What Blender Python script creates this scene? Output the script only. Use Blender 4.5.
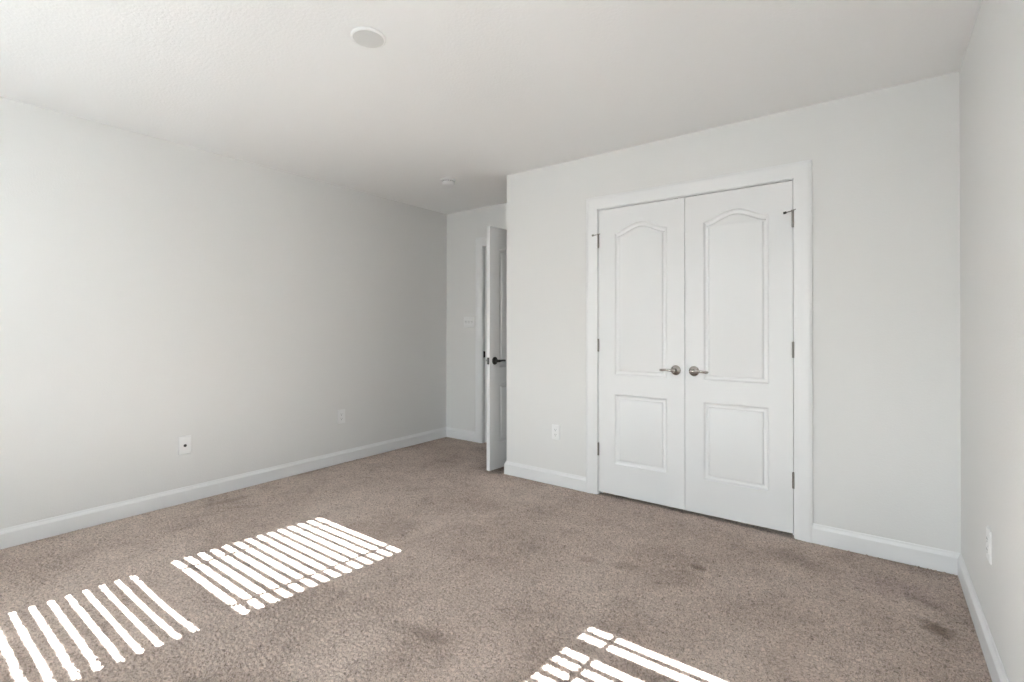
import bpy, bmesh, math, random
import numpy as np
from mathutils import Vector, Matrix
from mathutils.geometry import tessellate_polygon

random.seed(4)
PI = math.pi
S = bpy.context.scene
C = S.collection
for o in list(bpy.data.objects):
    bpy.data.objects.remove(o)

# ------------------------------------------------------------ camera, sky, sun, exposure
YAW = math.radians(36.5898)
F_PX = 491.898
cam_d = bpy.data.cameras.new('camera')
cam = bpy.data.objects.new('camera', cam_d)
C.objects.link(cam)
cam.location = (0, 0, 1.1932)
cam.rotation_euler = (Matrix.Rotation(YAW, 3, 'Z') @ Matrix.Rotation(math.radians(90) + 0.004658, 3, 'X') @ Matrix.Rotation(0.000615, 3, 'Z')).to_euler()
cam_d.sensor_width = 36.0
cam_d.lens = 36.0 * F_PX / 1024.0
cam_d.shift_y = -15.489 / 1024.0
cam_d.clip_start = 0.02
S.camera = cam

S.view_settings.view_transform = 'Standard'
S.view_settings.look = 'None'
S.view_settings.gamma = 1.0
S.view_settings.use_curve_mapping = False
S.view_settings.exposure = 0.13

SKY = 18.5          # strength of the overcast-bright sky seen through the windows
SUN = 105.0
TAN_E = 0.73        # drop per metre of Y
AZ = 0.088           # sideways drift per metre of Y

w = bpy.data.worlds.new('daylight_sky')
S.world = w
w.use_nodes = True
wn = w.node_tree
wn.nodes.clear()
wo = wn.nodes.new('ShaderNodeOutputWorld')
wb = wn.nodes.new('ShaderNodeBackground')
wc = wn.nodes.new('ShaderNodeTexCoord')
ws = wn.nodes.new('ShaderNodeSeparateXYZ')
wr = wn.nodes.new('ShaderNodeValToRGB')
wm = wn.nodes.new('ShaderNodeMapRange')
wm.inputs['From Min'].default_value = -1
wm.inputs['From Max'].default_value = 1
wn.links.new(wc.outputs['Generated'], ws.inputs[0])
wn.links.new(ws.outputs['Z'], wm.inputs['Value'])
wn.links.new(wm.outputs[0], wr.inputs[0])
wg = wn.nodes.new('ShaderNodeMapRange')       # uneven sky brightness, added to dim the left wall and lift the right side
wg.inputs['From Min'].default_value = -1
wg.inputs['From Max'].default_value = 1
wg.inputs['To Min'].default_value = 1.28
wg.inputs['To Max'].default_value = 0.55
wn.links.new(ws.outputs['X'], wg.inputs['Value'])
wv = wn.nodes.new('ShaderNodeVectorMath')
wv.operation = 'SCALE'
wn.links.new(wr.outputs[0], wv.inputs[0])
wn.links.new(wg.outputs[0], wv.inputs['Scale'])
wn.links.new(wv.outputs[0], wb.inputs[0])
wn.links.new(wb.outputs[0], wo.inputs[0])
e = wr.color_ramp.elements
e[0].position = 0.0
e[0].color = (0.45, 0.455, 0.455, 1)      # sunlit paving and lawn below the horizon
e[1].position = 1.0
e[1].color = (0.62, 0.78, 1.0, 1)
m = e.new(0.49); m.color = (0.47, 0.475, 0.475, 1)
m = e.new(0.53); m.color = (0.96, 0.98, 0.99, 1)
wb.inputs[1].default_value = SKY

sun_d = bpy.data.lights.new('sun', 'SUN')
sun = bpy.data.objects.new('sun', sun_d)
C.objects.link(sun)
sun_d.energy = SUN
sun_d.angle = math.radians(0.2)
sun_d.color = (0.935, 0.955, 0.985)
sun.rotation_euler = Vector((AZ, 1.0, -TAN_E)).to_track_quat('-Z', 'Y').to_euler()
sun.location = (-1, -6, 5)

# ------------------------------------------------------------ dimensions
H = 2.44
XL, XR = -3.798, 0.323
YW, YC, YB = -0.83, 3.2048, 3.910
XB = -2.4342
T = 0.12
# closet opening, entry opening
CX0, CX1, CZ = -1.606, -0.383, 2.040
EX0, EX1, EZ = -3.277, -2.492, 2.040
# windows
WINS = [(-3.097, -2.257), (-1.197, -0.357)]
WZ0, WZ1 = 0.63, 2.066
GY = -0.95

for (a, b) in WINS:
    ld = bpy.data.lights.new('window_portal', 'AREA')
    lo = bpy.data.objects.new('window_portal', ld)
    C.objects.link(lo)
    ld.shape = 'RECTANGLE'
    ld.size = b - a
    ld.size_y = WZ1 - WZ0
    ld.cycles.is_portal = True
    lo.location = ((a + b) / 2, YW - 0.17, (WZ0 + WZ1) / 2)
    lo.rotation_euler = (math.radians(90), 0, 0)      # -Z of the lamp looks towards +Y


# ------------------------------------------------------------ materials
def new_mat(name):
    m = bpy.data.materials.new(name)
    m.use_nodes = True
    nt = m.node_tree
    return m, nt, nt.nodes['Principled BSDF']


def obj_coords(nt):
    return nt.nodes.new('ShaderNodeTexCoord').outputs['Object']


def noise(nt, co, scale, detail=3, rough=0.5, dist=0.0):
    n = nt.nodes.new('ShaderNodeTexNoise')
    n.inputs['Scale'].default_value = scale
    n.inputs['Detail'].default_value = detail
    n.inputs['Roughness'].default_value = rough
    n.inputs['Distortion'].default_value = dist
    nt.links.new(co, n.inputs['Vector'])
    return n


def bump(nt, h, strength, dist, bsdf, prev=None):
    b = nt.nodes.new('ShaderNodeBump')
    b.inputs['Strength'].default_value = strength
    b.inputs['Distance'].default_value = dist
    nt.links.new(h, b.inputs['Height'])
    if prev is not None:
        nt.links.new(prev.outputs[0], b.inputs['Normal'])
    nt.links.new(b.outputs[0], bsdf.inputs['Normal'])
    return b


def paint(name, col, rough, scale, strength, dist, detail=2):
    m, nt, b = new_mat(name)
    b.inputs['Base Color'].default_value = (*col, 1)
    b.inputs['Roughness'].default_value = rough
    co = obj_coords(nt)
    n = noise(nt, co, scale, detail, 0.5)
    bump(nt, n.outputs['Fac'], strength, dist, b)
    return m


def plain(name, col, rough=0.5, metal=0.0, coat=0.0):
    m, nt, b = new_mat(name)
    b.inputs['Base Color'].default_value = (*col, 1)
    b.inputs['Roughness'].default_value = rough
    b.inputs['Metallic'].default_value = metal
    co = obj_coords(nt)
    n = noise(nt, co, 300, 2)
    bump(nt, n.outputs['Fac'], 0.03, 0.0004, b)
    return m


M_WALL = paint('wall_paint', (0.795, 0.790, 0.780), 0.85, 150, 0.45, 0.0018)
M_CEIL = paint('ceiling_paint', (0.93, 0.93, 0.93), 0.9, 75, 0.55, 0.003, 4)
M_TRIM = paint('trim_paint', (0.855, 0.856, 0.86), 0.38, 40, 0.05, 0.0006)
M_DOOR = paint('door_paint', (0.830, 0.832, 0.836), 0.42, 260, 0.10, 0.0005)
M_PLATE = plain('white_plastic', (0.88, 0.88, 0.88), 0.45)
M_SLOT = plain('dark_slot', (0.03, 0.03, 0.03), 0.5)
M_NICKEL = plain('satin_nickel', (0.42, 0.40, 0.375), 0.12, 1.0)
M_HINGE = plain('hinge_steel', (0.30, 0.28, 0.26), 0.42, 1.0)
M_BRONZE = plain('dark_bronze', (0.03, 0.028, 0.026), 0.35, 0.5)
M_RUBBER = plain('dark_rubber', (0.03, 0.03, 0.03), 0.7)
M_VINYL = plain('white_vinyl', (0.85, 0.85, 0.85), 0.4)
M_SLAT = plain('blind_slat_white', (0.86, 0.86, 0.85), 0.45)
M_DIFF = plain('lamp_diffuser', (0.66, 0.66, 0.65), 0.6)
M_DARK = plain('closet_shadow_wall', (0.5, 0.5, 0.5), 0.9)

# window glass: thin pane, mostly clear with a faint reflection
M_GLASS = bpy.data.materials.new('window_glass')
M_GLASS.use_nodes = True
nt = M_GLASS.node_tree
nt.nodes.clear()
go = nt.nodes.new('ShaderNodeOutputMaterial')
gm = nt.nodes.new('ShaderNodeMixShader')
gt = nt.nodes.new('ShaderNodeBsdfTransparent')
gg = nt.nodes.new('ShaderNodeBsdfGlossy')
gt.inputs[0].default_value = (0.96, 0.98, 0.97, 1)
gg.inputs['Roughness'].default_value = 0.02
gm.inputs[0].default_value = 0.06
nt.links.new(gt.outputs[0], gm.inputs[1])
nt.links.new(gg.outputs[0], gm.inputs[2])
nt.links.new(gm.outputs[0], go.inputs[0])

# worn spots on the carpet: centre, half-lengths, turn, tint
STAINS = [(.190, 2.582, .085, .062, -36, (.43, .39, .35)),
          (.165, 2.80, .10, .04, -30, (.72, .70, .69)),
          (-.725, 2.526, .060, .030, 5, (.55, .52, .49)),
          (-.33, 2.93, .24, .10, -12, (.78, .77, .76)),
          (.06, 2.86, .22, .16, 10, (.82, .80, .82)),
          (-1.02, 2.33, .10, .06, 20, (.76, .74, .72)),
          (-1.20, 2.27, .09, .04, 0, (.74, .71, .70)),
          (-1.44, 1.34, .20, .045, 12, (.74, .72, .70)),
          (-3.60, 1.55, .26, .05, 82, (.74, .72, .70)),
          (-2.62, 3.28, .20, .10, 30, (.74, .73, .71))]
# carpet: warm grey-brown twisted pile, worn and brushed in broad patches
M_CARPET, nt, b = new_mat('carpet_pile')
b.inputs['Roughness'].default_value = 1.0
b.inputs['Specular IOR Level'].default_value = 0.05
b.inputs['Sheen Weight'].default_value = 0.15
b.inputs['Sheen Roughness'].default_value = 0.6
co = obj_coords(nt)
broad = noise(nt, co, 1.6, 6, 0.62, 0.8)
mid = noise(nt, co, 5.5, 6, 0.66, 0.7)
tuft = noise(nt, co, 92.0, 3, 0.72, 1.4)
fine = noise(nt, co, 330.0, 2, 0.6)


def ramp(nt, src, stops):
    r = nt.nodes.new('ShaderNodeValToRGB')
    el = r.color_ramp.elements
    el[0].position, el[0].color = stops[0][0], (*stops[0][1], 1)
    el[1].position, el[1].color = stops[-1][0], (*stops[-1][1], 1)
    for p, c in stops[1:-1]:
        q = el.new(p)
        q.color = (*c, 1)
    nt.links.new(src, r.inputs[0])
    return r


def mix(nt, a, bb, mode, fac=1.0):
    x = nt.nodes.new('ShaderNodeMix')
    x.data_type = 'RGBA'
    x.blend_type = mode
    x.inputs['Factor'].default_value = fac
    nt.links.new(a, x.inputs['A'])
    nt.links.new(bb, x.inputs['B'])
    return x.outputs['Result']


r1 = ramp(nt, broad.outputs['Fac'], [(0.36, (0.455, 0.362, 0.310)), (0.50, (0.53, 0.429, 0.371)), (0.64, (0.58, 0.475, 0.414))])
r2 = ramp(nt, mid.outputs['Fac'], [(0.28, (0.72, 0.70, 0.69)), (0.42, (0.95, 0.945, 0.94)), (0.66, (1.06, 1.06, 1.06))])
r3 = ramp(nt, tuft.outputs['Fac'], [(0.34, (0.40, 0.38, 0.36)), (0.48, (0.95, 0.95, 0.95)), (0.64, (1.35, 1.35, 1.35))])
col = mix(nt, r1.outputs[0], r2.outputs[0], 'MULTIPLY')
col = mix(nt, col, r3.outputs[0], 'MULTIPLY')


def stain(nt, co, col, cx, cy, lx, ly, rot, dark):
    """a worn-in spot: rotated ellipse with a ragged noisy edge"""
    mp = nt.nodes.new('ShaderNodeMapping')
    mp.vector_type = 'TEXTURE'
    mp.inputs['Location'].default_value = (cx, cy, 0)
    mp.inputs['Rotation'].default_value = (0, 0, math.radians(rot))
    mp.inputs['Scale'].default_value = (lx, ly, 1)
    nt.links.new(co, mp.inputs['Vector'])
    ln = nt.nodes.new('ShaderNodeVectorMath')
    ln.operation = 'LENGTH'
    nt.links.new(mp.outputs[0], ln.inputs[0])
    nn = noise(nt, co, 26.0, 4, 0.7)
    ad = nt.nodes.new('ShaderNodeMath')
    ad.operation = 'MULTIPLY_ADD'
    nt.links.new(nn.outputs['Fac'], ad.inputs[0])
    ad.inputs[1].default_value = 1.6
    nt.links.new(ln.outputs['Value'], ad.inputs[2])
    rr = ramp(nt, ad.outputs[0], [(0.0, dark), (0.5, (1, 1, 1))])
    rr.color_ramp.elements[0].position = 0.62
    rr.color_ramp.elements[1].position = 1.0
    sc = nt.nodes.new('ShaderNodeMath')
    sc.operation = 'MULTIPLY'
    sc.inputs[1].default_value = 0.55
    nt.links.new(ad.outputs[0], sc.inputs[0])
    nt.links.new(sc.outputs[0], rr.inputs[0])
    return mix(nt, col, rr.outputs[0], 'MULTIPLY')


for sp in STAINS:
    col = stain(nt, co, col, *sp)
nt.links.new(col, b.inputs['Base Color'])
bp = bump(nt, tuft.outputs['Fac'], 0.5, 0.006, b)
bump(nt, fine.outputs['Fac'], 0.6, 0.004, b, bp)


# ------------------------------------------------------------ helpers
def link(name, me, mat, parent=None, smooth=False):
    o = bpy.data.objects.new(name, me)
    C.objects.link(o)
    if mat:
        me.materials.append(mat)
    if smooth:
        for p in me.polygons:
            p.use_smooth = True
    if parent:
        o.parent = parent
    return o


class MB:
    """collects shapes into one mesh"""
    def __init__(self):
        self.v, self.f = [], []

    def add(self, vs, fs, mtx=None):
        n = len(self.v)
        for p in vs:
            p = Vector(p)
            self.v.append(tuple(mtx @ p if mtx else p))
        self.f += [tuple(i + n for i in f) for f in fs]
        return self

    def box(self, x0, x1, y0, y1, z0, z1, mtx=None):
        vs = [(x0, y0, z0), (x1, y0, z0), (x1, y1, z0), (x0, y1, z0),
              (x0, y0, z1), (x1, y0, z1), (x1, y1, z1), (x0, y1, z1)]
        return self.add(vs, [(0, 3, 2, 1), (4, 5, 6, 7), (0, 1, 5, 4), (1, 2, 6, 5), (2, 3, 7, 6), (3, 0, 4, 7)], mtx)

    def tube(self, path, radii, n=16, mtx=None, caps=True, squash=1.0):
        """round tube along a list of points; radii a number or list; squash flattens in local Z"""
        pts = [Vector(p) for p in path]
        if not isinstance(radii, (list, tuple)):
            radii = [radii] * len(pts)
        vs, fs = [], []
        for i, p in enumerate(pts):
            d = (pts[min(i + 1, len(pts) - 1)] - pts[max(i - 1, 0)]).normalized()
            up = Vector((0, 0, 1)) if abs(d.z) < 0.9 else Vector((1, 0, 0))
            s = d.cross(up).normalized()
            u = s.cross(d).normalized()
            for k in range(n):
                a = 2 * PI * k / n
                vs.append(p + s * math.cos(a) * radii[i] + u * math.sin(a) * radii[i] * squash)
        for i in range(len(pts) - 1):
            for k in range(n):
                fs.append((i * n + k, i * n + (k + 1) % n, (i + 1) * n + (k + 1) % n, (i + 1) * n + k))
        if caps:
            fs.append(tuple(reversed(range(n))))
            fs.append(tuple((len(pts) - 1) * n + k for k in range(n)))
        return self.add(vs, fs, mtx)

    def lathe(self, prof, n=48, mtx=None):
        """prof: list of (radius, height) revolved about +Z"""
        vs, fs = [], []
        for r, z in prof:
            for k in range(n):
                a = 2 * PI * k / n
                vs.append((r * math.cos(a), r * math.sin(a), z))
        for i in range(len(prof) - 1):
            for k in range(n):
                fs.append((i * n + k, i * n + (k + 1) % n, (i + 1) * n + (k + 1) % n, (i + 1) * n + k))
        if prof[0][0] > 1e-5:
            fs.append(tuple(reversed(range(n))))
        if prof[-1][0] > 1e-5:
            fs.append(tuple((len(prof) - 1) * n + k for k in range(n)))
        return self.add(vs, fs, mtx)

    def build(self, name, mat, parent=None, bevel=0.0, seg=2, smooth=False, auto=True):
        me = bpy.data.meshes.new(name)
        me.from_pydata(self.v, [], self.f)
        bm = bmesh.new()
        bm.from_mesh(me)
        bmesh.ops.remove_doubles(bm, verts=bm.verts, dist=1e-6)
        bmesh.ops.recalc_face_normals(bm, faces=bm.faces)
        bm.to_mesh(me)
        bm.free()
        o = link(name, me, mat, parent)
        if smooth:
            me.shade_smooth() if hasattr(me, 'shade_smooth') else None
            for p in me.polygons:
                p.use_smooth = True
            me.set_sharp_from_angle(angle=math.radians(35))
        if bevel > 0:
            md = o.modifiers.new('bevel', 'BEVEL')
            md.width = bevel
            md.segments = seg
            md.limit_method = 'ANGLE'
            md.angle_limit = math.radians(40)
        return o


def struct(o):
    o['kind'] = 'structure'
    return o


def empty(name, loc, rz=0.0, parent=None, rot=None):
    o = bpy.data.objects.new(name, None)
    C.objects.link(o)
    o.location = loc
    o.rotation_euler = rot if rot else (0, 0, rz)
    o.empty_display_size = 0.1
    if parent:
        o.parent = parent
    return o


def tag(o, label, cat, group=None):
    o['label'] = label
    o['category'] = cat
    if group:
        o['group'] = group
    return o


def rx(deg):
    return Matrix.Rotation(math.radians(deg), 4, 'X')


PILE_DIR = 105.0     # degrees in the floor plane

# ------------------------------------------------------------ room shell
HY = 5.25            # far wall of the hallway beyond the entry door
HX0, HX1 = -4.6, -1.6

def carpet_mesh():
    """backing slab with a sheet of twisted pile on top: band-limited tuft relief, leaning one way"""
    st = 0.0056
    x0, x1, y0, y1 = XL - .01, XR + .01, YW - .01, YB + .02
    nx, ny = int((x1 - x0) / st), int((y1 - y0) / st)
    rng = np.random.default_rng(11)
    wn_ = rng.standard_normal((ny, nx))
    fy = np.fft.fftfreq(ny, st)[:, None]
    fx = np.fft.rfftfreq(nx, st)[None, :]
    a = math.radians(PILE_DIR)
    u = fx * math.cos(a) + fy * math.sin(a)        # along the lean
    v = -fx * math.sin(a) + fy * math.cos(a)
    q = np.sqrt((u * 0.0190) ** 2 + (v * 0.0120) ** 2)
    flt = np.exp(-((q - 1.0) / 0.38) ** 2)
    h = np.fft.irfft2(np.fft.rfft2(wn_) * flt, s=(ny, nx))
    h /= h.std()
    q2 = np.hypot(fx, fy)
    amp = np.fft.irfft2(np.fft.rfft2(rng.standard_normal((ny, nx))) * np.exp(-(q2 / 2.2) ** 2), s=(ny, nx))
    amp = 1.0 + 0.28 * amp / amp.std()              # trodden and fluffed-up patches
    z = 0.0029 * np.clip(h, -2.4, 2.0) * np.clip(amp, 0.35, 1.7) - 0.003
    X, Y = np.meshgrid(np.linspace(x0, x1, nx), np.linspace(y0, y1, ny))
    co_ = np.stack([X, Y, z], -1).reshape(-1, 3).astype(np.float32)
    idx = np.arange(nx * ny, dtype=np.int32).reshape(ny, nx)
    quads = np.stack([idx[:-1, :-1], idx[:-1, 1:], idx[1:, 1:], idx[1:, :-1]], -1).reshape(-1, 4)
    slab = MB()
    slab.box(XL - T, XR + T, YW - 0.2, YB, -0.06, -0.02)
    slab.box(HX0, HX1, YB, HY + T, -0.06, -0.001)
    n0 = len(co_)
    co_ = np.concatenate([co_, np.array(slab.v, dtype=np.float32)])
    quads = np.concatenate([quads, np.array(slab.f, dtype=np.int32) + n0]).astype(np.int32)
    me = bpy.data.meshes.new('floor')
    me.vertices.add(len(co_))
    me.vertices.foreach_set('co', co_.ravel())
    me.loops.add(quads.size)
    me.loops.foreach_set('vertex_index', quads.ravel())
    me.polygons.add(len(quads))
    me.polygons.foreach_set('loop_start', np.arange(0, quads.size, 4, dtype=np.int32))
    me.update(calc_edges=True)
    me.validate()
    me.polygons.foreach_set('use_smooth', np.ones(len(me.polygons), dtype=bool))
    return me


struct(link('floor', carpet_mesh(), M_CARPET))


struct(MB().box(XL - T, XR + T, YW - 0.2, YB + T, H, H + 0.1).box(HX0, HX1, YB + T, HY + T, H, H + 0.1).build('ceiling', M_CEIL))

struct(MB().box(XL - T, XL, YW - 0.2, YB + T, 0, H).build('wall_left', M_WALL))
struct(MB().box(XR, XR + T, YW - 0.2, YB + T, 0, H).build('wall_right', M_WALL))

bw = MB()
bw.box(XL, EX0 - 0.02, YB, YB + T, 0, H)
bw.box(EX1 + 0.02, XR, YB, YB + T, 0, H)
bw.box(EX0 - 0.02, EX1 + 0.02, YB, YB + T, EZ + 0.02, H)
struct(bw.build('wall_back', M_WALL))

cw = MB()
cw.box(XB, CX0 - 0.02, YC, YC + T, 0, H)
cw.box(CX1 + 0.02, XR, YC, YC + T, 0, H)
cw.box(CX0 - 0.02, CX1 + 0.02, YC, YC + T, CZ + 0.02, H)
cw.box(XB, XB + T, YC + T, YB, 0, H)
struct(cw.build('wall_closet', M_WALL))

ww = MB()
xs = [XL] + [v for ab in WINS for v in ab] + [XR]
for i in range(0, len(xs), 2):
    ww.box(xs[i], xs[i + 1], YW - 0.17, YW, 0, H)
for a, b2 in WINS:
    ww.box(a, b2, YW - 0.17, YW, 0, WZ0)
    ww.box(a, b2, YW - 0.17, YW, WZ1, H)
struct(ww.build('wall_front', M_WALL))

# hallway beyond the entry door
hw = MB()
hw.box(HX0 - T, HX0, YB + T, HY + T, 0, H)
hw.box(HX1, HX1 + T, YB + T, HY + T, 0, H)
hw.box(HX0, HX1, HY, HY + T, 0, H)
hw.box(HX0, XL - T, YB, YB + T, 0, H)
struct(hw.build('wall_hallway', M_WALL))


# ------------------------------------------------------------ baseboards
BH, BT = 0.106, 0.014
BPROF = [(0, 0), (BT, 0), (BT, 0.081), (BT - 0.001, 0.0835), (0.0055, 0.0955), (0.0050, 0.0985), (0.0035, 0.1045), (0.002, BH), (0, BH)]


def board(name, p0, p1, out, m0=0, m1=0):
    """baseboard from p0 to p1 (floor points on the wall face); out = unit normal into the room;
    m0/m1: +1 outside mitre, -1 inside mitre, 0 square"""
    p0, p1, out = Vector((*p0, 0)), Vector((*p1, 0)), Vector((*out, 0))
    d = (p1 - p0).normalized()
    vs = []
    n = len(BPROF)
    for t, z in BPROF:
        vs.append(p0 - d * t * m0 + out * t + Vector((0, 0, z)))
    for t, z in BPROF:
        vs.append(p1 + d * t * m1 + out * t + Vector((0, 0, z)))
    fs = [(i, (i + 1) % n, n + (i + 1) % n, n + i) for i in range(n)]
    fs += [tuple(reversed(range(n))), tuple(range(n, 2 * n))]
    o = MB().add(vs, fs).build(name, M_TRIM)
    return struct(o)


CASW = 0.087
board('baseboard_left', (XL, YW), (XL, YB), (1, 0), -1, -1)
board('baseboard_back', (XL, YB), (EX0 - 0.005 - .085 - 0.002, YB), (0, -1), -1, 0)
board('baseboard_closet_left', (XB, YC), (CX0 - 0.005 - CASW, YC), (0, -1), 1, 0)
board('baseboard_closet_right', (CX1 + 0.005 + CASW, YC), (XR, YC), (0, -1), 0, -1)
board('baseboard_closet_side', (XB, YC), (XB, YB - 0.02), (-1, 0), 1, 0)
board('baseboard_right', (XR, YW), (XR, YC), (-1, 0), -1, -1)
board('baseboard_front', (XL, YW), (XR, YW), (0, 1), -1, -1)


# ------------------------------------------------------------ casings and jambs
def casing(mb, xl, xr, zt, y, width, wr=None):
    """mitred colonial casing round three sides of an opening on the plane y, facing -Y"""
    prof = [(0, 0), (0, .009), (.003, .0105), (.010, .0105), (.014, .0125), (.030, .0140), (.052, .0165), (.066, .0180), (.074, .0175), (.078, .015), (1, .014), (1, 0)]
    prof = [(width if a == 1 else a * width / 0.083, t) for a, t in prof]
    pts = []
    for a, t in prof:
        r = min(a, wr) if wr else a
        pts.append([(xl - a, y - t, 0), (xl - a, y - t, zt + a), (xr + r, y - t, zt + a), (xr + r, y - t, 0)])
    n = len(pts)
    vs = [p[k] for k in range(4) for p in pts]
    fs = []
    for k in range(3):
        for i in range(n):
            j = (i + 1) % n
            fs.append((k * n + i, k * n + j, (k + 1) * n + j, (k + 1) * n + i))
    fs += [tuple(range(n)), tuple(3 * n + i for i in reversed(range(n)))]
    mb.add(vs, fs)


def jamb(mb, x0, x1, z, y0, y1, stop_y):
    j = 0.019
    mb.box(x0 - j, x0, y0, y1, 0, z + j)
    mb.box(x1, x1 + j, y0, y1, 0, z + j)
    mb.box(x0, x1, y0, y1, z, z + j)
    if stop_y is not None:
        s = 0.011
        mb.box(x0, x0 + s, stop_y, stop_y + 0.035, 0, z)
        mb.box(x1 - s, x1, stop_y, stop_y + 0.035, 0, z)
        mb.box(x0 + s, x1 - s, stop_y, stop_y + 0.035, z - s, z)


mb = MB()
casing(mb, CX0 - .005, CX1 + .005, CZ + .005, YC, CASW)
struct(mb.build('trim_1', M_TRIM, smooth=True))
mb = MB()
jamb(mb, CX0, CX1, CZ, YC, YC + T, YC + 0.040)
struct(mb.build('trim_2', M_TRIM, bevel=.001))
mb = MB()
casing(mb, EX0 - .005, EX1 + .005, EZ + .005, YB, .085, wr=(XB - EX1 - .005 - .001))
struct(mb.build('trim_3', M_TRIM, smooth=True))
ej = MB()
jamb(ej, EX0, EX1, EZ, YB, YB + T, YB + 0.040)
entry_jamb = struct(ej.build('trim_4', M_TRIM, bevel=.001))
MB().box(EX0 - .0005, EX0 + .0015, YB + .006, YB + .036, .885, .950).build('strike_plate', M_BRONZE, entry_jamb, bevel=.0006)


# ------------------------------------------------------------ two-panel arch-top doors
def offset_loop(pts, d):
    """inset a counter-clockwise closed 2D loop by d"""
    n = len(pts)
    out = []
    for i in range(n):
        p0, p1, p2 = Vector(pts[i - 1]), Vector(pts[i]), Vector(pts[(i + 1) % n])
        a, b = (p1 - p0).normalized(), (p2 - p1).normalized()
        na, nb = Vector((-a.y, a.x)), Vector((-b.y, b.x))
        k = (na + nb)
        k = k / max(0.35, k.length_squared / 2) if k.length > 1e-6 else na
        out.append(tuple(p1 + k * d * (1.0)))
    return out


def arch_loop(x0, x1, z0, zs, za, n=36):
    pts = [(x0, z0), (x1, z0)]
    for i in range(n + 1):
        t = i / n
        x = x1 + (x0 - x1) * t
        s = 0.5 - 0.5 * math.cos(2 * PI * t)
        pts.append((x, zs + (za - zs) * s ** 0.85))
    return pts


def rect_loop(x0, x1, z0, z1):
    return [(x0, z0), (x1, z0), (x1, z1), (x0, z1)]


PROFILE = [(0.0, 0.0), (0.0015, 0.0015), (0.009, 0.0085), (0.012, 0.0098), (0.026, 0.0100), (0.0285, 0.0085), (0.034, 0.0023), (0.037, 0.0014)]


def door_slab(name, parent, x0, x1, z0, z1, thick, sl=0.118, sr=0.118):
    """slab in local coords, front face at y=0 looking to -Y, back at y=thick, both moulded"""
    mb = MB()
    loops = [rect_loop(x0 + sl, x1 - sr, z0 + .216, z0 + .703),
             arch_loop(x0 + sl, x1 - sr, z0 + .841, z0 + 1.836, z0 + 1.894)]
    outer = rect_loop(x0, x1, z0, z1)
    for y, sg in ((0.0, 1), (thick, -1)):
        polys = [[Vector((p[0], p[1], 0)) for p in L] for L in [outer] + loops]
        flat = [p for P in polys for p in P]
        tris = tessellate_polygon(polys)
        mb.add([(p.x, y, p.y) for p in flat], tris)
        for L in loops:
            rings = []
            for d, dep in PROFILE:
                rings.append([(p[0], y + sg * dep, p[1]) for p in offset_loop(L, d)])
            n = len(L)
            vs = [p for R in rings for p in R]
            fs = []
            for k in range(len(rings) - 1):
                for i in range(n):
                    fs.append((k * n + i, k * n + (i + 1) % n, (k + 1) * n + (i + 1) % n, (k + 1) * n + i))
            mb.add(vs, fs)
            last = rings[-1]
            t2 = tessellate_polygon([[Vector((p[0], p[2], 0)) for p in last]])
            mb.add(last, t2)
    # edges
    vs = [(p[0], 0, p[1]) for p in outer] + [(p[0], thick, p[1]) for p in outer]
    mb.add(vs, [(i, (i + 1) % 4, 4 + (i + 1) % 4, 4 + i) for i in range(4)])
    o = mb.build(name, M_DOOR, parent)
    for p in o.data.polygons:
        p.use_smooth = True
    o.data.set_sharp_from_angle(angle=math.radians(24))
    return o


def lever(parent, x, y, z, dirx, mat, face=-1, label=None):
    """rose and lever set on the door face; face -1 looks to -Y"""
    m = Matrix.Translation((x, y, z)) @ rx(90 if face < 0 else -90)
    rose = MB().lathe([(0.0325, 0.0), (0.0325, .003), (.0305, .006), (.026, .009), (.016, .0115), (.0125, .014), (.0118, .030), (.0118, .040), (0.0, .040)], 40, m)
    ro = rose.build('door_handle', mat, parent, smooth=True)
    f = face
    yy = y + f * .046
    path = [(x - dirx * .012, yy, z), (x + dirx * .004, yy, z), (x + dirx * .02, yy - f * -.002, z + .001), (x + dirx * .045, yy + f * .003, z + .003),
            (x + dirx * .065, yy + f * .001, z + .0015), (x + dirx * .081, yy - f * .004, z - .0005), (x + dirx * .089, yy - f * .012, z - .001), (x + dirx * .091, yy - f * .020, z - .001)]
    lv = MB().tube(path, [.0085, .0115, .0088, .0076, .0078, .0086, .0078, .0055], 16)
    lo = lv.build('lever', mat, ro, smooth=True)
    return ro


def hinge(parent, x, y, z, mat, rod=None, tip=None):
    """knuckle barrel on the room side with a sliver of both plates"""
    mb = MB()
    mb.tube([(x, y, z - .046), (x, y, z - .0445), (x, y, z + .0445), (x, y, z + .046)], [.0042, .0066, .0066, .0042], 14)
    for k in (-.027, -.009, .009, .027):
        mb.tube([(x, y, z + k - .0006), (x, y, z + k + .0006)], [.0070, .0070], 14)
    mb.box(x - .0012, x + .0012, y, y + .028, z - .0445, z + .0445)
    o = mb.build('hinge', mat, parent, smooth=True)
    if rod:
        # hinge-pin door stop: collar, rod with rubber tip towards the door, short rod towards the casing
        s = MB().tube([(x, y, z + .046), (x, y, z + .054)], [.0085, .0085], 14)
        (ax, ay, az), (bx_, by, bz) = rod
        s.tube([(x, y, z + .050), (x + ax, y + ay, z + .050 + az)], .0028, 10)
        s.tube([(x, y, z + .050), (x + bx_, y + by, z + .050 + bz)], .0026, 10)
        so = s.build('pin_stop', mat, o, smooth=True)
        t = MB()
        dx = Vector((ax, ay, az)).normalized()
        q = Vector((x + ax, y + ay, z + .050 + az))
        t.tube([q - dx * .010, q + dx * .004], [.0062, .0068], 12)
        t.build('rubber_tip', tip or M_RUBBER, o, smooth=True)
    return o


HZ = (0.327, 1.069, 1.812)
DZ0, DZ1 = 0.023, 2.0345
MID = (CX0 + CX1) / 2
TH = 0.035
DY = YC + 0.001

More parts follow.
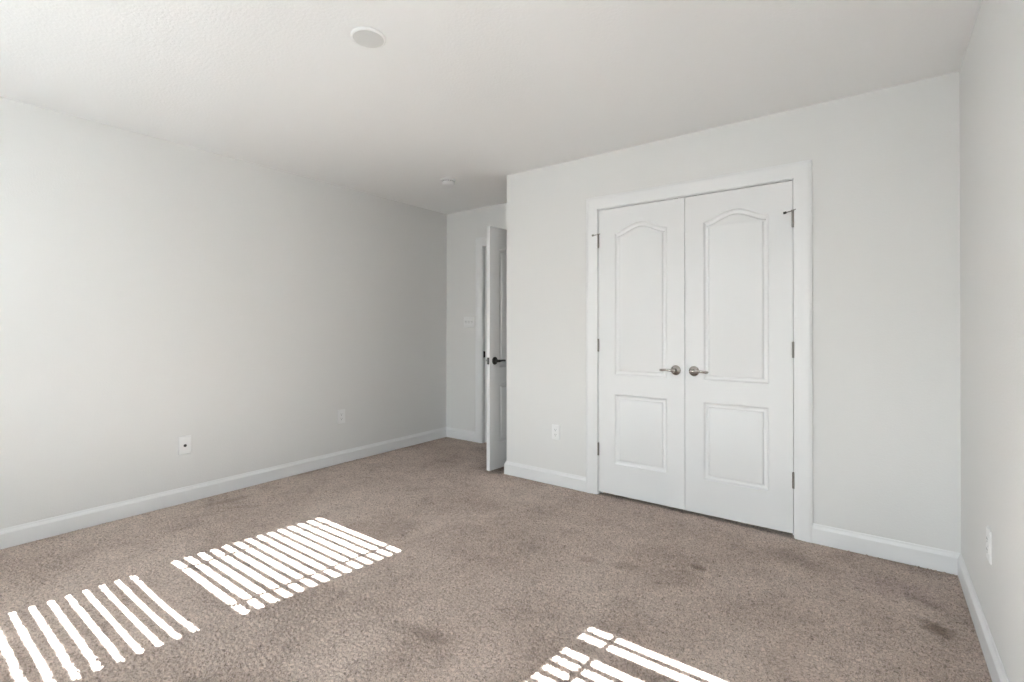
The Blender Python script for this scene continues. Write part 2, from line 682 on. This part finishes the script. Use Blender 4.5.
d1 = struct(empty('door_1', (CX0, DY, 0)))
x1 = MID - .0015 - CX0
door_slab('door_panel', d1, .003, x1, DZ0, DZ1, TH, .123, .115)
lever(d1, x1 - .0565, 0, .918, -1, M_NICKEL)
for i, hz in enumerate(HZ):
    hinge(d1, .0010, -.0062, hz, M_HINGE, rod=((-.040, -.012, -.004), (.018, -.010, .002)) if i == 2 else None, tip=M_HINGE)
MB().box(x1 - .070, x1 - .045, .010, .028, DZ1 - .0005, DZ1 + .0040).build('ball_catch', M_BRONZE, d1)

d2 = struct(empty('door_2', (CX1, DY, 0)))
x0 = MID + .0015 - CX1
door_slab('door_panel', d2, x0, -.003, DZ0, DZ1, TH, .115, .123)
lever(d2, x0 + .0565, 0, .918, 1, M_NICKEL)
for i, hz in enumerate(HZ):
    hinge(d2, -.0010, -.0062, hz, M_HINGE, rod=((-.040, -.020, -.012), (.014, -.008, .004)) if i == 2 else None)
MB().box(x0 + .045, x0 + .070, .010, .028, DZ1 - .0005, DZ1 + .0040).build('ball_catch', M_BRONZE, d2)

d3 = struct(empty('door_3', (EX1, YB - .004, 0), math.radians(85.7)))
door_slab('door_panel', d3, -.779, -.003, .020, 2.028, TH)
ro = lever(d3, -.779 + .060, 0, .920, 1, M_BRONZE, -1)
lever(d3, -.779 + .060, TH, .920, 1, M_BRONZE, 1)
for hz in HZ:
    hinge(d3, -.0008, -.0050, hz, M_BRONZE)
lp = MB().box(-.7802, -.7788, .006, .029, .892, .948)
lp.tube([(-.780, .0175, .920), (-.786, .0175, .920)], [.0075, .0055], 12)
lp.build('latch_plate', M_BRONZE, d3, bevel=.0004)


# ------------------------------------------------------------ outlets and switches
def rounded_plate(mb, w_, h_, t_, mtx):
    """bevelled cover plate in the XZ plane, standing proud along -Y"""
    a, b_ = w_ / 2, h_ / 2
    i = .004
    vs = [(-a, 0, -b_), (a, 0, -b_), (a, 0, b_), (-a, 0, b_),
          (-a, -t_ * .45, -b_), (a, -t_ * .45, -b_), (a, -t_ * .45, b_), (-a, -t_ * .45, b_),
          (-a + i, -t_, -b_ + i), (a - i, -t_, -b_ + i), (a - i, -t_, b_ - i), (-a + i, -t_, b_ - i)]
    fs = [(0, 1, 2, 3)]
    for k in (0, 4):
        fs += [(k + j, k + (j + 1) % 4, k + 4 + (j + 1) % 4, k + 4 + j) for j in range(4)]
    fs += [(8, 9, 10, 11)]
    mb.add(vs, fs, mtx)


def screw(parent, x, z, y):
    m = Matrix.Translation((x, y, z)) @ rx(90)
    MB().lathe([(.0034, 0), (.0032, .0007), (.0020, .0012), (0, .0012)], 14, m).build('screw', M_PLATE, parent, smooth=True)


def outlet(name, loc, rz, w_=.070, h_=.115):
    t = empty(name, loc, rz)
    mb = MB()
    rounded_plate(mb, w_, h_, .006, None)
    mb.build('cover_plate', M_PLATE, t, bevel=.001)
    for s in (-1, 1):
        zc = s * .0195
        r = MB()
        # duplex face: circle with flattened sides
        pts = []
        for k in range(28):
            a = 2 * PI * k / 28
            pts.append((max(-.0145, min(.0145, .0172 * math.cos(a))), .0142 * math.sin(a) + zc))
        n = len(pts)
        vs = [(p[0], -.0055, p[1]) for p in pts] + [(p[0], -.0078, p[1]) for p in pts]
        r.add(vs, [(i, (i + 1) % n, n + (i + 1) % n, n + i) for i in range(n)] + [tuple(range(n, 2 * n)), tuple(reversed(range(n)))])
        ro_ = r.build('receptacle', M_PLATE, t)
        sl = MB()
        sl.box(-.0072, -.0052, -.0082, -.0070, zc - .001, zc + .0075)
        sl.box(.0052, .0072, -.0082, -.0070, zc - .0002, zc + .0068)
        sl.tube([(0, -.0070, zc - .0075), (0, -.0082, zc - .0075)], .0026, 12)
        sl.build('slots', M_SLOT, ro_)
    screw(t, 0, 0, -.006)
    return t


o1 = outlet('wall_outlet', (XL, 2.588, .410), math.radians(90), .078, .124)
tag(o1, 'white duplex wall outlet low on the long left wall, nearer the far corner', 'outlet')
o2 = outlet('wall_outlet', (-1.9625, YC, .400), 0)
tag(o2, 'white duplex wall outlet on the wall between the outer corner and the closet casing', 'outlet')
o3 = outlet('wall_outlet', (XR, 2.440, .415), math.radians(-90))
tag(o3, 'white duplex wall outlet seen nearly edge-on on the right-hand wall', 'outlet')

t = empty('cable_jack', (XL, 1.368, .392), math.radians(90))
mb = MB()
rounded_plate(mb, .078, .126, .008, None)
mb.build('cover_plate', M_PLATE, t, bevel=.001)
m = Matrix.Translation((0, -.0055, -.003)) @ rx(90)
MB().lathe([(.0095, 0), (.0095, .004), (.0085, .006), (.0060, .006), (.0060, .010), (0, .010)], 20, m).build('socket', M_SLOT, t, smooth=True)
screw(t, 0, .042, -.006)
screw(t, 0, -.042, -.006)
tag(t, 'white cable jack plate with one dark round socket low on the long left wall', 'cable jack')

t = empty('light_switch', (-3.465, YB, 1.253))
mb = MB()
rounded_plate(mb, .152, .118, .006, None)
mb.build('cover_plate', M_PLATE, t, bevel=.001)
for k in (-1, 0, 1):
    xk = k * .042
    MB().box(xk - .0052, xk + .0052, -.0065, -.0055, -.012, .012).build('slot_frame', M_DIFF, t)
    m = Matrix.Translation((xk, -.006, 0)) @ rx(-28)
    MB().box(-.0042, .0042, -.014, 0, -.0045, .0045, m).build('toggle', M_PLATE, t, bevel=.001)
    screw(t, xk, .030, -.006)
    screw(t, xk, -.030, -.006)
tag(t, 'white three-toggle light switch plate beside the bedroom door casing', 'light switch')

# ------------------------------------------------------------ ceiling fixtures
t = empty('ceiling_light', (-1.747, 1.321, H), rot=(PI, 0, 0))
MB().lathe([(.0722, 0), (.0735, .002), (.0732, .006), (.0715, .0095), (.0685, .0112), (.0655, .0115), (.0640, .0108)], 72).build('trim_ring', M_PLATE, t, smooth=True)
MB().lathe([(.0645, .006), (.0642, .0110), (.040, .0116), (0, .0119)], 72).build('diffuser', M_DIFF, t, smooth=True)
tag(t, 'round white flush disc light on the ceiling, unlit', 'ceiling light')

t = empty('smoke_detector', (-2.902, 3.006, H), rot=(PI, 0, 0))
MB().lathe([(.064, 0), (.064, .009), (.061, .012), (.050, .013), (.049, .010)], 48).build('base_plate', M_PLATE, t, smooth=True)
MB().lathe([(.049, .010), (.052, .018), (.054, .032), (.051, .044), (.042, .051), (.022, .053), (0, .053)], 48).build('sensor_body', M_PLATE, t, smooth=True)
v_ = MB()
for k in range(16):
    a = 2 * PI * k / 16
    v_.box(-.006, .006, .0505, .0525, .015, .018, Matrix.Rotation(a, 4, 'Z'))
v_.build('vent', M_SLOT, t)
tag(t, 'small round white smoke detector on the ceiling near the bedroom door', 'smoke detector')


# ------------------------------------------------------------ windows and blinds (behind the camera, they throw the light stripes)
SY = -0.875          # slat plane


def slat_mesh(x0, x1, y, z, th, wdt=.050, t_=.0026, bow=0.0, n=8):
    """slightly crowned slat, outer edge raised by th"""
    vs, fs = [], []
    m = 4
    c, s = math.cos(th), math.sin(th)
    for i in range(n + 1):
        x = x0 + (x1 - x0) * i / n
        zb = z + bow * (1 - (2 * i / n - 1) ** 2)
        for sgn in (1, -1):
            for j in range(m + 1):
                q = -wdt / 2 + wdt * j / m
                hh = .0015 * (1 - (2 * j / m - 1) ** 2) + sgn * t_ / 2
                vs.append((x, y + q * c + hh * s, zb - q * s + hh * c))
    r = 2 * (m + 1)
    order = list(range(m + 1)) + list(range(r - 1, m, -1))
    for i in range(n):
        for k in range(r):
            a, b_ = order[k], order[(k + 1) % r]
            fs.append((i * r + a, i * r + b_, (i + 1) * r + b_, (i + 1) * r + a))
    fs += [tuple(order), tuple(n * r + k for k in reversed(order))]
    return vs, fs


for wi, (a, b2) in enumerate(WINS):
    win = struct(empty('window_%d' % (wi + 1), ((a + b2) / 2, GY, WZ0)))
    ox, oz = (a + b2) / 2, WZ0

    def L(mb):
        mb.v = [(v[0] - ox, v[1] - GY, v[2] - oz) for v in mb.v]
        return mb
    f = .032
    fr = MB()
    fr.box(a, a + f, GY - .04, GY + .035, WZ0, WZ1)
    fr.box(b2 - f, b2, GY - .04, GY + .035, WZ0, WZ1)
    fr.box(a + f, b2 - f, GY - .04, GY + .035, WZ1 - .055, WZ1)
    fr.box(a + f, b2 - f, GY - .04, GY + .035, WZ0, WZ0 + .03)
    fr.box(a + f, b2 - f, GY - .02, GY + .025, 1.314, 1.392)
    L(fr).build('window_frame', M_VINYL, win, bevel=.001)
    ls = MB()
    ls.box(a + f, a + f + .028, GY - .005, GY + .025, WZ0 + .03, 1.314)
    ls.box(b2 - f - .022, b2 - f, GY - .005, GY + .025, WZ0 + .03, 1.314)
    ls.box(a + f + .028, b2 - f - .022, GY - .005, GY + .025, WZ0 + .03, WZ0 + .07)
    L(ls).build('sash', M_VINYL, win, bevel=.001)
    L(MB().box(a + f, b2 - f, GY - .014, GY - .010, 1.392, WZ1 - .055)).build('pane', M_GLASS, win)
    L(MB().box(a + f + .028, b2 - f - .022, GY + .008, GY + .012, WZ0 + .07, 1.314)).build('pane', M_GLASS, win)
    gr = MB()
    for gx in (a + f + (.130 if wi == 0 else .112), b2 - f - .110):
        gr.box(gx - .0118, gx + .0118, GY - .009, GY - .003, 1.392, WZ1 - .055)
    L(gr).build('grille', M_VINYL, win)
    sl = MB().box(a - .03, b2 + .03, YW - .002, YW + .03, WZ0 - .022, WZ0 - .0005)
    sl.box(a + .001, b2 - .001, GY + .036, YW, WZ0 - .0005, WZ0 + .010)
    L(sl).build('window_sill', M_TRIM, win, bevel=.002)

    bl = empty('window_blind', ((a + b2) / 2, SY, WZ0))
    tag(bl, 'white horizontal slat blind in the window %s' % ('nearer the left wall' if wi == 0 else 'nearer the right wall'), 'blind', 'slatted blinds in the two windows')

    def LB(mb):
        mb.v = [(v[0] - ox, v[1] - SY, v[2] - oz) for v in mb.v]
        return mb
    LB(MB().box(a + .005, b2 - .005, SY - .028, SY + .030, 2.012, WZ1 - .002)).build('head_rail', M_SLAT, bl, bevel=.002)
    sm = MB()
    PH = 0.9637      # floor Y of one dark line
    if wi == 0:
        ys = [PH + k * .0586 for k in range(-40, 40)]
    else:
        ys = [1.552 - k * .0576 for k in range(26)] + [1.622, 1.655, 1.7255, 1.785, 1.843, 1.90]
    zz = sorted((yk, (yk - SY) * TAN_E) for yk in ys if WZ0 + .05 < (yk - SY) * TAN_E < 1.992)
    for k, z in zz:
        th = math.radians(17 if z > 1.32 else 9.5)
        bow = 0.0
        if 1.08 < z < 1.30 and wi == 0:
            bow = -.010 * (z - 1.08) / .22
        if k in (1.622, 1.655):
            th = math.radians(3)      # two slats hang closer together and flatter
        sm.add(*slat_mesh(a + .008, b2 - .008, SY, z, th, bow=bow))
    o = LB(sm).build('slats', M_SLAT, bl, smooth=True)
    LB(MB().box(a + .010, b2 - .010, SY - .026, SY + .026, zz[0][1] - .045, zz[0][1] - .030)).build('bottom_rail', M_SLAT, bl, bevel=.003)
    for cx in (a + .15, b2 - .15):
        cd = MB()
        for s in (-1, 1):
            cd.tube([(cx, SY + s * .0255, zz[0][1] - .035), (cx, SY + s * .0255, 2.013)], .0008, 6)
        LB(cd).build('cord', M_SLAT, bl)
    LB(MB().tube([(a + .07, SY + .036, 2.02), (a + .07, SY + .038, 1.30)], .004, 8)).build('wand', M_SLAT, bl, smooth=True)
